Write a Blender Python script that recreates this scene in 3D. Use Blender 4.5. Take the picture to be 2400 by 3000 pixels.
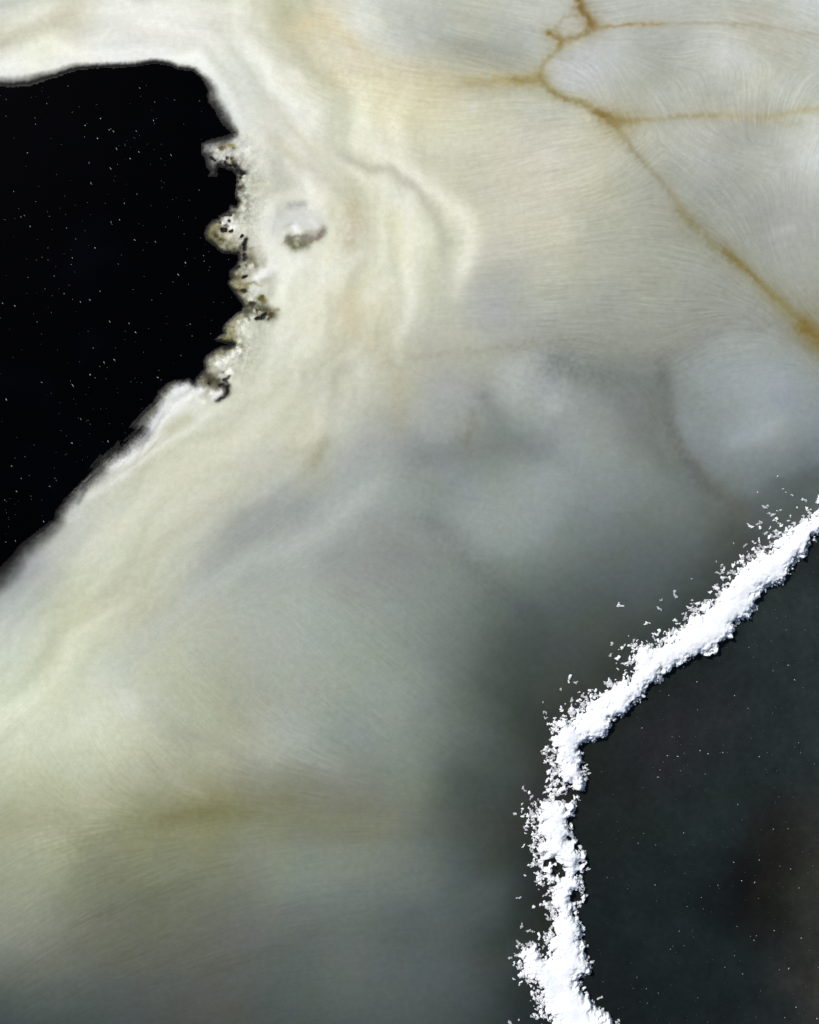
import bpy, bmesh, math, random
import numpy as np

for o in list(bpy.data.objects): bpy.data.objects.remove(o, do_unlink=True)
scene = bpy.context.scene
COL = scene.collection
S = 0.0005                                   # metres per plan unit; the frame is 2400 x 3000 plan units = 1.2 x 1.5 m
R = math.radians

# ---------------------------------------------------------------- camera: held straight above the ice
CAM_H = 1.75
cam_d = bpy.data.cameras.new('camera'); cam = bpy.data.objects.new('camera', cam_d); COL.objects.link(cam)
cam.location = (0, 0, CAM_H); cam.rotation_euler = (0, 0, 0)
cam_d.sensor_fit = 'VERTICAL'; cam_d.sensor_height = 24.0; cam_d.lens = 24.0 * CAM_H / 1.5
cam_d.clip_start = 0.05; cam_d.clip_end = 200
scene.camera = cam

# ---------------------------------------------------------------- daylight
SUN_EL, SUN_AZ = 47.0, 312.0                 # azimuth clockwise from +y: light comes from the upper left of the frame
world = bpy.data.worlds.new('World'); scene.world = world; world.use_nodes = True
wn = world.node_tree.nodes; wl = world.node_tree.links
sky = wn.new('ShaderNodeTexSky'); sky.sky_type = 'NISHITA'; sky.sun_disc = False
sky.sun_elevation = R(SUN_EL); sky.sun_rotation = R(SUN_AZ)
bg = wn['Background']; bg.inputs['Strength'].default_value = 0.07
wl.new(sky.outputs['Color'], bg.inputs['Color'])
sun_d = bpy.data.lights.new('sun', 'SUN'); sun_d.energy = 3.4; sun_d.angle = R(2.5); sun_d.color = (1.0, 0.965, 0.91)
sun = bpy.data.objects.new('sun', sun_d); COL.objects.link(sun)
sun.rotation_euler = (R(90 - SUN_EL), 0, R(180 - SUN_AZ))
sun.location = (-2, 2, 3)
scene.render.engine = 'CYCLES'
vs = scene.view_settings
vs.view_transform = 'Standard'; vs.look = 'None'; vs.exposure = 0.25; vs.gamma = 1.0; vs.use_curve_mapping = False
IRR = np.array([1.1425, 1.162, 1.220])              # light on level ice, so that plan colours become true base colours

def tag(o, label=None, cat=None, group=None, kind=None):
    if label: o['label'] = label
    if cat: o['category'] = cat
    if group: o['group'] = group
    if kind: o['kind'] = kind
    return o

# ---------------------------------------------------------------- FIELDS: plan of the ice in millimetre-like plan units (1 unit = 0.5 mm)
K = 2400.0 / 1725.0

def _hash(ix, iy, seed):
    h = (ix.astype(np.int64) * 374761393 + iy.astype(np.int64) * 668265263 + seed * 974711) & 0xFFFFFFFF
    h = ((h ^ (h >> 13)) * 1274126177) & 0xFFFFFFFF
    return (h ^ (h >> 16)) & 0xFFFFFFFF

def gnoise(x, y, seed=0):
    ix = np.floor(x); iy = np.floor(y); fx = (x - ix).astype(np.float32); fy = (y - iy).astype(np.float32)
    ix = ix.astype(np.int64); iy = iy.astype(np.int64)
    u = fx * fx * fx * (fx * (fx * 6 - 15) + 10); v = fy * fy * fy * (fy * (fy * 6 - 15) + 10)
    def g(ax, ay, dx, dy):
        a = _hash(ax, ay, seed).astype(np.float32) * np.float32(2 * math.pi / 4294967296.0)
        return np.cos(a) * dx + np.sin(a) * dy
    n0 = g(ix, iy, fx, fy); n1 = g(ix + 1, iy, fx - 1, fy)
    m0 = g(ix, iy + 1, fx, fy - 1); m1 = g(ix + 1, iy + 1, fx - 1, fy - 1)
    a = n0 + u * (n1 - n0); b = m0 + u * (m1 - m0)
    return (a + v * (b - a)) * 1.5

def fbm(x, y, scale, octv=4, seed=0, gain=0.5):
    out = 0; amp = 1.0; f = 1.0 / scale; tot = 0
    for o in range(octv):
        out = out + amp * gnoise(x * f + 17.3 * o, y * f - 9.1 * o, seed + o * 31)
        tot += amp; amp *= gain; f *= 2.03
    return out / tot

def sstep(a, b, x):
    t = np.clip((x - a) / (b - a), 0, 1)
    return t * t * (3 - 2 * t)

def mq(P, V, X, Y, c=55.0, smooth=8.0):
    """multiquadric interpolation of values V at points P, evaluated on the grid X, Y"""
    P = np.asarray(P, float); V = np.asarray(V, float)
    D = np.sqrt(((P[:, None, :] - P[None, :, :]) ** 2).sum(-1) + c * c)
    m = V.mean(0)
    W = np.linalg.solve(D - np.eye(len(P)) * smooth, V - m)
    x = np.clip(X, -120, 2520).astype(np.float32); y = np.clip(Y, -120, 3120).astype(np.float32)
    out = np.zeros(X.shape + (V.shape[1],), np.float32)
    for k in range(len(P)):
        d = np.sqrt((x - np.float32(P[k, 0])) ** 2 + (y - np.float32(P[k, 1])) ** 2 + np.float32(c * c))
        for j in range(V.shape[1]):
            out[..., j] += d * np.float32(W[k, j])
    return out + m.astype(np.float32)

def seg_dist(X, Y, pts):
    """distance to a polyline and the position along it (0..1)"""
    best = np.full(X.shape, 1e9, np.float32); tt = np.zeros(X.shape, np.float32)
    L = [0.0]
    for a, b in zip(pts[:-1], pts[1:]): L.append(L[-1] + math.hypot(b[0] - a[0], b[1] - a[1]))
    tot = max(L[-1], 1e-6)
    for i, (a, b) in enumerate(zip(pts[:-1], pts[1:])):
        dx, dy = b[0] - a[0], b[1] - a[1]; l2 = dx * dx + dy * dy + 1e-9
        t = np.clip(((X - a[0]) * dx + (Y - a[1]) * dy) / l2, 0, 1)
        d = np.hypot(X - (a[0] + t * dx), Y - (a[1] + t * dy))
        m = d < best
        best = np.where(m, d, best); tt = np.where(m, (L[i] + t * math.sqrt(l2)) / tot, tt)
    return best, tt

def poly_sd(X, Y, pts):
    """signed distance to a closed polygon, positive inside"""
    inside = np.zeros(X.shape, bool)
    n = len(pts)
    best = np.full(X.shape, 1e9, np.float32)
    for i in range(n):
        x0, y0 = pts[i]; x1, y1 = pts[(i + 1) % n]
        c = ((y0 > Y) != (y1 > Y))
        if y0 != y1: inside ^= c & (X < (x1 - x0) * (Y - y0) / (y1 - y0) + x0)
        dx, dy = x1 - x0, y1 - y0; l2 = dx * dx + dy * dy + 1e-9
        t = np.clip(((X - x0) * dx + (Y - y0) * dy) / l2, 0, 1)
        best = np.minimum(best, np.hypot(X - (x0 + t * dx), Y - (y0 + t * dy)))
    return np.where(inside, best, -best)

def dk(pts): return [(x * K, y * K) for x, y in pts]
def za(pts): return [(550 + x * 300 / 1725., 380 + y * 300 / 1725.) for x, y in pts]
def zb(pts): return [(550 + x * 300 / 1725., 650 + y * 300 / 1725.) for x, y in pts]
def zc(pts): return [(500 + x * 300 / 1725., 900 + y * 300 / 1725.) for x, y in pts]

BASE = """640,1574,153,160,156;560,1574,170,175,164;300,1574,192,195,171;640,1761,124,130,116;520,1761,138,142,121;420,1761,136,138,106;270,1761,152,155,118;200,1761,166,169,142;110,1761,180,183,156;0,1740,168,171,146;377,1847,125,130,114;1028,1653,67,75,72;880,1653,116,124,115;909,1452,121,129,123;933,1351,116,125,119;1050,1500,74,82,78;0,20,205,207,200;100,30,207,207,188;150,40,192,190,168;0,90,198,197,178;60,100,222,222,200;0,140,225,227,222;200,70,225,226,218
350,60,228,228,220;300,110,210,210,205;450,100,215,215,205;550,80,222,222,205;600,40,205,203,175;650,60,215,208,180;750,60,220,222,212
850,80,190,192,185;950,100,172,174,167;1050,110,166,169,159;1000,30,185,186,172;1100,30,190,192,185;1300,20,190,193,188;1350,70,178,180,176
1450,100,180,182,176;1520,110,205,208,204;1600,60,182,182,168;1700,30,200,203,200;1700,110,185,187,178;1600,200,195,195,185;1500,200,180,181,172
1350,150,175,178,170;1250,150,195,198,196;1450,300,185,187,180;1600,280,172,174,167;1700,330,200,205,200;1600,350,178,180,173;1500,400,163,166,161
1600,450,160,162,157;1700,450,170,172,167;1650,550,166,169,164;1700,620,155,158,150;1350,400,172,173,160;1250,300,200,198,180;1150,280,202,200,186
1000,250,212,211,190;900,200,216,211,182;800,180,224,220,188;700,220,222,224,205;1100,350,208,203,190;1000,380,200,198,180;1200,400,202,199,184
1100,480,207,204,187;1250,480,186,186,171;1400,500,166,168,157;1500,600,156,159,151;1300,600,166,168,159;1150,600,186,187,173;1080,580,180,180,170
1200,680,166,168,159;1350,680,160,162,152;1450,680,150,152,142;900,500,222,222,200;850,350,205,205,188;750,450,208,205,178;800,550,213,213,191
950,600,196,196,179;850,640,215,216,198;900,690,195,195,180;1030,660,171,173,173;1000,720,185,185,172;700,580,215,216,195;650,700,222,222,202
750,640,215,208,178;800,750,198,197,178;600,800,207,207,187;700,800,202,202,184;550,900,207,207,187;850,830,182,182,166;920,800,168,170,166
700,900,200,202,188;650,960,180,180,162;600,1000,180,184,175;760,950,165,168,170;900,900,155,160,160;1000,900,150,155,150;1100,800,168,172,172
1250,790,150,155,152;1320,820,126,131,127;1370,850,117,122,117;1150,900,150,155,155;1270,920,145,150,150;1080,920,122,130,127;900,950,140,145,145
1000,960,127,134,132;1000,1050,146,154,153;1150,1000,143,150,150;1300,1000,130,138,139;1400,960,122,128,125;1430,780,145,150,148;1550,780,148,155,158
1650,800,145,152,157;1600,900,150,158,162;1500,850,140,148,150;1700,880,135,143,148;1600,1000,110,118,120;1700,1000,95,104,106;1500,1000,115,122,122
1000,1150,142,150,149;900,1050,140,147,145;800,1000,165,172,168;700,1080,165,172,170;600,1120,165,170,165;500,1100,158,162,157;620,1060,152,157,155
850,1150,140,143,143;700,1200,150,155,152;900,1250,135,142,138;1050,1250,108,118,114;1000,1350,101,110,105;950,1450,102,110,105;900,1350,125,134,130
850,1500,139,147,141;750,1350,153,161,153;650,1250,164,171,167;700,1500,149,156,148;600,1400,165,170,161;800,1600,129,137,131;900,1600,116,124,117
950,1650,84,93,87;1000,1750,76,81,77;900,1720,98,104,96;750,1700,118,121,107;600,1690,126,127,107;450,1700,136,136,104;300,1720,152,153,122
500,1640,148,150,135;300,1640,176,179,156;150,1600,202,207,184;50,1550,212,217,193;0,1650,186,190,166;100,1730,172,175,150;0,1780,164,168,146
200,1820,132,136,114;80,1850,154,160,140;0,1900,148,153,136;350,1800,126,131,112;500,1780,128,132,114;600,1850,127,135,126;700,1800,129,136,126
800,1780,120,126,118;900,1850,100,109,106;1000,1850,71,80,79;850,1950,88,95,95;750,2050,95,102,100;650,1950,100,106,103;500,1950,105,108,102
350,1950,105,108,92;200,1950,115,118,105;100,1980,125,130,118;0,2000,130,135,125;100,2080,95,102,98;0,2120,75,82,80;200,2100,82,88,85
350,2080,85,89,87;450,2120,82,84,80;600,2100,82,90,87;700,2140,80,88,86;850,2100,85,92,91;950,2050,82,90,90;1030,2000,62,68,67
0,1280,172,176,170;60,1250,168,173,168;110,1190,170,173,168;200,1080,195,197,185;150,1200,195,198,180;300,1000,200,200,180;250,1150,205,208,188
400,950,205,206,186;500,950,200,200,182;450,1050,195,196,178;350,1100,205,207,188;300,1250,190,190,168;150,1300,200,202,175;50,1350,200,206,190
100,1420,198,200,175;200,1420,205,210,192;250,1350,200,204,185;350,1250,188,190,175;400,1330,180,184,167;450,1200,175,180,172;520,1180,163,168,162
300,1450,190,195,178;270,1480,205,208,196;150,1500,212,217,195;0,1450,205,212,190;400,1480,180,184,165;350,1560,175,178,160;500,1350,172,177,165
500,1500,162,165,148;450,1580,176,178,159;480,880,205,205,186;560,700,214,214,196;600,350,208,208,196;560,250,212,213,202;520,180,210,212,205
620,150,214,214,200;650,280,206,206,192;600,560,214,214,196;1092,1029,145,153,152;1200,1040,135,143,143;1287,1029,127,135,135;1400,1050,116,123,122
1520,1029,113,121,121;1637,1048,96,104,104;1725,1030,92,100,101;1700,1100,72,78,78;1209,1146,116,125,124;1320,1100,110,119,118;1365,1185,90,98,98
1481,1146,89,95,92;1560,1110,76,81,77;1620,1110,74,80,80;1092,1263,96,106,103;1120,1160,130,139,137;1180,1230,96,105,103;1248,1263,82,90,89
1404,1243,77,85,85;1480,1230,66,73,72;1131,1380,68,75,72;1248,1360,68,74,72;1060,1340,82,91,87;1072,1496,63,69,65;1170,1457,62,67,63
1111,1613,58,63,60;1150,1560,46,50,46;1326,1321,66,72,70;1287,1411,48,53,50;1400,1320,54,60,58;1480,1270,52,58,56;1220,1480,48,53,50
1052,1641,68,75,71;1110,1690,50,54,51;1036,1765,64,69,66;1100,1800,44,48,46;1032,1890,75,84,82;1100,1900,45,50,48;1052,2014,62,68,68
1100,1960,44,50,49;1032,2117,60,67,68;1090,2110,42,48,48;1060,1830,60,66,63;1150,1950,36,40,38;1200,1700,30,33,31"""

POOL = dk([(-1600, 240), (-300, 205), (0, 179), (62, 177), (125, 157), (158, 145), (229, 140), (292, 137), (325, 131), (358, 135), (375, 144), (408, 148), (429, 167),
           (440, 187), (441, 212), (458, 233), (471, 258), (487, 275), (492, 281), (480, 287)]) + \
    za([(700, 110), (640, 120), (500, 160), (390, 175), (250, 235), (245, 330), (235, 390), (300, 460), (305, 550), (350, 640), (395, 710), (355, 775), (495, 770),
        (470, 690), (520, 610), (640, 640), (760, 690), (830, 760), (835, 870), (815, 1000), (810, 1130), (860, 1220), (820, 1290), (720, 1270), (690, 1370), (530, 1450), (540, 1490), (420, 1530), (350, 1600), (300, 1700)]) + \
    zb([(285, 210), (320, 300), (430, 380), (500, 440), (600, 520), (740, 530), (860, 530), (870, 620), (800, 760), (710, 830), (705, 900), (735, 960), (675, 1040), (720, 1100), (780, 1180), (835, 1250),
        (900, 1350), (935, 1430), (900, 1500), (800, 1560), (690, 1660)]) + \
    zc([(950, 250), (890, 340), (890, 450), (830, 480), (745, 545), (860, 585), (1060, 630), (940, 655), (840, 665), (720, 740), (600, 820), (570, 900), (570, 1040), (500, 1120), (410, 1220), (400, 1290), (330, 1215), (200, 1230), (60, 1235)]) + \
    dk([(352, 809), (335, 826), (322, 851), (303, 866), (284, 893), (292, 907), (262, 931), (216, 966), (193, 995), (163, 1024), (131, 1062), (120, 1076), (117, 1094), (76, 1126), (44, 1152), (23, 1181), (0, 1203), (-200, 1380), (-1600, 2500)])

# soft, broad marks: (points, width, colour, strength); display-plan coordinates
AMBER = (138, 108, 46); TAN = (160, 147, 98); OLIVE = (124, 122, 78)
VEINS = [
    ([(1216, -30), (1220, 0), (1224, 20), (1240, 37), (1251, 55)], 5, AMBER, .9), ([(1222, 8), (1226, 22)], 9, AMBER, .6),
    ([(1251, 55), (1246, 62), (1233, 72), (1210, 80), (1185, 88)], 4.5, TAN, .85), ([(1251, 55), (1244, 48)], 7, AMBER, .6),
    ([(1183, 88), (1170, 62), (1184, 36), (1216, 28)], 3.5, (164, 154, 112), .55), ([(1154, 68), (1166, 75), (1183, 88), (1178, 102)], 5, (146, 120, 56), .8), ([(1178, 100), (1163, 116), (1147, 130), (1138, 150), (1137, 160)], 4, TAN, .7),
    ([(1140, 163), (1120, 170), (1097, 170), (1047, 168), (980, 173), (897, 165), (800, 160), (700, 150)], (6, 46), (204, 194, 154), .5), ([(1140, 163), (1097, 170), (1047, 169), (980, 174)], (6, 10), (172, 156, 96), .6),
    ([(1140, 165), (1110, 171), (1080, 171)], 6, (152, 136, 72), .7),
    ([(1137, 157), (1146, 178), (1165, 195), (1190, 207), (1233, 220), (1267, 240), (1287, 252)], 6, (150, 136, 78), .85),
    ([(1262, 238), (1287, 252), (1300, 262)], 7, AMBER, .85), ([(1287, 252), (1300, 275), (1317, 293)], 6, TAN, .75),
    ([(1320, 295), (1337, 320), (1367, 353), (1400, 390), (1433, 433), (1467, 476)], 5, (150, 142, 108), .6),
    ([(1427, 445), (1467, 481), (1517, 521), (1567, 564)], 9, (138, 132, 92), .7),
    ([(1530, 530), (1567, 564), (1610, 604), (1650, 641), (1683, 674), (1717, 704), (1760, 740)], 5, (134, 121, 62), .9),
    ([(1600, 598), (1650, 648), (1690, 690), (1730, 725)], 10, (150, 144, 104), .6), ([(1695, 685), (1722, 712), (1770, 760)], 13, (134, 110, 46), .85),
    ([(1287, 252), (1317, 254), (1345, 253)], 6, (154, 136, 74), .8), ([(1317, 253), (1367, 252), (1450, 245), (1517, 242)], 4, (166, 155, 108), .75),
    ([(1517, 242), (1617, 247), (1667, 236), (1725, 230), (1800, 226)], 5, (184, 172, 126), .7), ([(1610, 246), (1660, 262), (1690, 260)], 4, (178, 172, 140), .5),
    ([(1251, 56), (1280, 56), (1317, 52), (1400, 50)], 2.6, (166, 142, 84), .75), ([(1400, 50), (1517, 48), (1617, 55), (1725, 75)], 3, (170, 166, 140), .6),
    ([(1390, 770), (1402, 830), (1410, 890), (1440, 960), (1490, 1020), (1540, 1062), (1590, 1100)], 12, (92, 94, 86), .55),
    ([(994, 865), (1000, 898), (986, 925), (996, 955)], 7, (128, 127, 108), .5), ([(850, 860), (838, 890), (848, 915)], 11, (158, 156, 136), .45),
    ([(685, 930), (668, 960), (655, 985)], 9, (162, 158, 130), .5),
    ([(814, 748), (834, 785), (836, 831), (847, 890)], 12, (178, 174, 150), .55), ([(737, 605), (724, 650), (757, 704), (790, 730)], 9, (214, 206, 170), .5),
    ([(744, 440), (752, 470), (735, 520)], 15, (194, 188, 156), .7), ([(150, 30), (100, 55), (40, 82), (-20, 100)], 14, (188, 184, 156), .5),
    ([(1000, 742), (1100, 728), (1200, 715), (1300, 728)], 9, (152, 151, 130), .45), ([(860, 752), (940, 745), (1000, 740)], 5, (166, 165, 145), .4),
    ([(169, 1775), (244, 1756), (337, 1718), (412, 1714), (525, 1707), (647, 1722), (800, 1740)], 24, (126, 127, 92), .36),
    ([(330, 1735), (412, 1712), (525, 1708)], 14, (120, 119, 74), .42), ([(20, 1730), (100, 1728), (165, 1728)], 20, (154, 153, 122), .35),
    ([(400, 1880), (300, 1905), (160, 2000), (60, 2050)], 22, (102, 102, 84), .35), ([(250, 1760), (180, 1830), (150, 1900)], 26, (128, 131, 108), .3),
    ([(910, 1100), (1000, 1195), (1090, 1280), (1200, 1390), (1280, 1460)], 26, (70, 77, 74), .22), ([(1175, 766), (1260, 790), (1330, 815), (1392, 835)], 24, (112, 121, 115), .7), ([(1330, 825), (1338, 870)], 24, (122, 129, 128), .6), ([(1022, 835), (1030, 870), (1045, 905)], 15, (130, 138, 131), .6),
    ([(870, 975), (960, 955), (1060, 940), (1150, 938)], 16, (122, 130, 128), .45)]
BANDS = [
    ([(600, 255), (647, 300), (690, 337), (757, 370), (814, 397), (850, 440), (862, 500)], 15, (234, 234, 218), .75),
    ([(520, 200), (560, 262), (620, 332), (690, 378), (728, 430), (732, 500), (700, 570), (640, 640), (600, 720), (560, 800)], 20, (234, 235, 222), .6),
    ([(565, 215), (645, 312), (722, 362), (772, 430), (778, 510), (748, 590), (695, 680), (655, 760)], 12, (196, 196, 176), .45),
    ([(757, 293), (834, 343), (880, 377), (930, 420), (975, 450), (992, 490), (988, 530), (972, 568), (962, 612)], 19, (240, 240, 224), .75),
    ([(700, 315), (774, 353), (825, 358), (877, 398), (903, 435), (940, 505), (938, 570)], 11, (188, 188, 170), .7),
    ([(560, 270), (620, 335), (680, 372), (740, 420), (752, 470)], 13, (194, 192, 172), .55),
    ([(834, 431), (838, 498), (850, 560)], 14, (230, 229, 202), .6), ([(766, 530), (740, 548), (715, 562)], 13, (232, 232, 214), .8),
    ([(830, 585), (795, 605), (762, 640)], 15, (226, 227, 210), .75), ([(670, 600), (662, 660), (660, 710), (640, 760)], 16, (228, 228, 210), .65),
    ([(700, 600), (690, 670), (700, 730), (730, 790)], 14, (198, 197, 178), .5), ([(742, 730), (760, 770), (765, 800)], 18, (218, 219, 205), .6),
    ([(620, 800), (560, 880), (480, 940), (380, 1010), (280, 1090), (180, 1180)], 20, (216, 217, 198), .6),
    ([(700, 860), (640, 930), (540, 1010), (420, 1080), (300, 1180), (200, 1290)], 22, (186, 186, 166), .4),
    ([(680, 870), (660, 910), (620, 930)], 15, (220, 220, 202), .6),
    ([(820, 1000), (770, 1040), (690, 1112), (607, 1162), (503, 1182), (420, 1240), (330, 1330), (240, 1410)], 22, (184, 190, 184), .6),
    ([(600, 1050), (540, 1110), (470, 1170), (420, 1215)], 24, (154, 158, 156), .5),
    ([(250, 1475), (290, 1478)], 16, (218, 221, 212), .6), ([(0, 1525), (80, 1540), (150, 1500), (240, 1440)], 24, (206, 211, 190), .5),
    ([(176, 1681), (205, 1690), (232, 1705)], 9, (186, 186, 164), .7), ([(310, 1600), (370, 1640), (430, 1680)], 9, (178, 178, 158), .5),
    ([(520, 1600), (450, 1560), (380, 1540)], 18, (154, 155, 138), .4), ([(600, 1290), (560, 1420), (640, 1560), (740, 1640)], 30, (166, 172, 164), .3),
    ([(-60, 162), (60, 155), (140, 132), (230, 118), (330, 112)], 15, (236, 237, 233), .8), ([(150, 95), (260, 60), (380, 80), (520, 88)], 16, (230, 230, 222), .5),
    ([(420, 20), (500, 40), (560, 60)], 12, (224, 224, 214), .5), ([(620, 60), (680, 40), (720, 70), (760, 110)], 16, (220, 208, 170), .6),
    ([(780, 75), (830, 95), (880, 98)], 20, (206, 209, 206), .6), ([(785, 25), (800, 45)], 12, (224, 226, 214), .6),
    ([(950, 95), (1040, 105), (1110, 120)], 16, (158, 161, 152), .5), ([(990, 215), (1000, 232)], 12, (222, 224, 214), .4),
    ([(1510, 100), (1545, 118), (1600, 130)], 20, (208, 212, 208), .6), ([(1480, 90), (1420, 130)], 14, (200, 202, 198), .35),
    ([(1680, 340), (1725, 345)], 16, (204, 212, 208), .5), ([(1620, 495), (1680, 480)], 8, (190, 192, 186), .4),
    ([(1400, 340), (1470, 420), (1530, 520)], 18, (160, 163, 157), .35), ([(1090, 760), (1083, 800), (1095, 850)], 24, (182, 187, 182), .6), ([(1140, 830), (1190, 868)], 20, (176, 182, 178), .5), ([(1420, 800), (1425, 860), (1450, 930)], 22, (152, 160, 162), .5), ([(900, 850), (950, 870)], 26, (162, 166, 168), .35),
    ([(1560, 800), (1660, 790)], 26, (158, 166, 170), .4), ([(1530, 930), (1600, 915), (1640, 880)], 16, (162, 170, 174), .4), ([(1430, 880), (1560, 860)], 16, (140, 147, 150), .4)]
CELLS = [((1205, 148), (62, 46), .25, (194, 197, 198)), ((1206, 57), (36, 28), .35, (194, 196, 190)), ((1236, 247), (13, 7), .5, (212, 208, 188)), ((1205, 97), (17, 7), -.2, (198, 200, 192)), ((1312, 277), (11, 5), .0, (196, 192, 170))]

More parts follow.
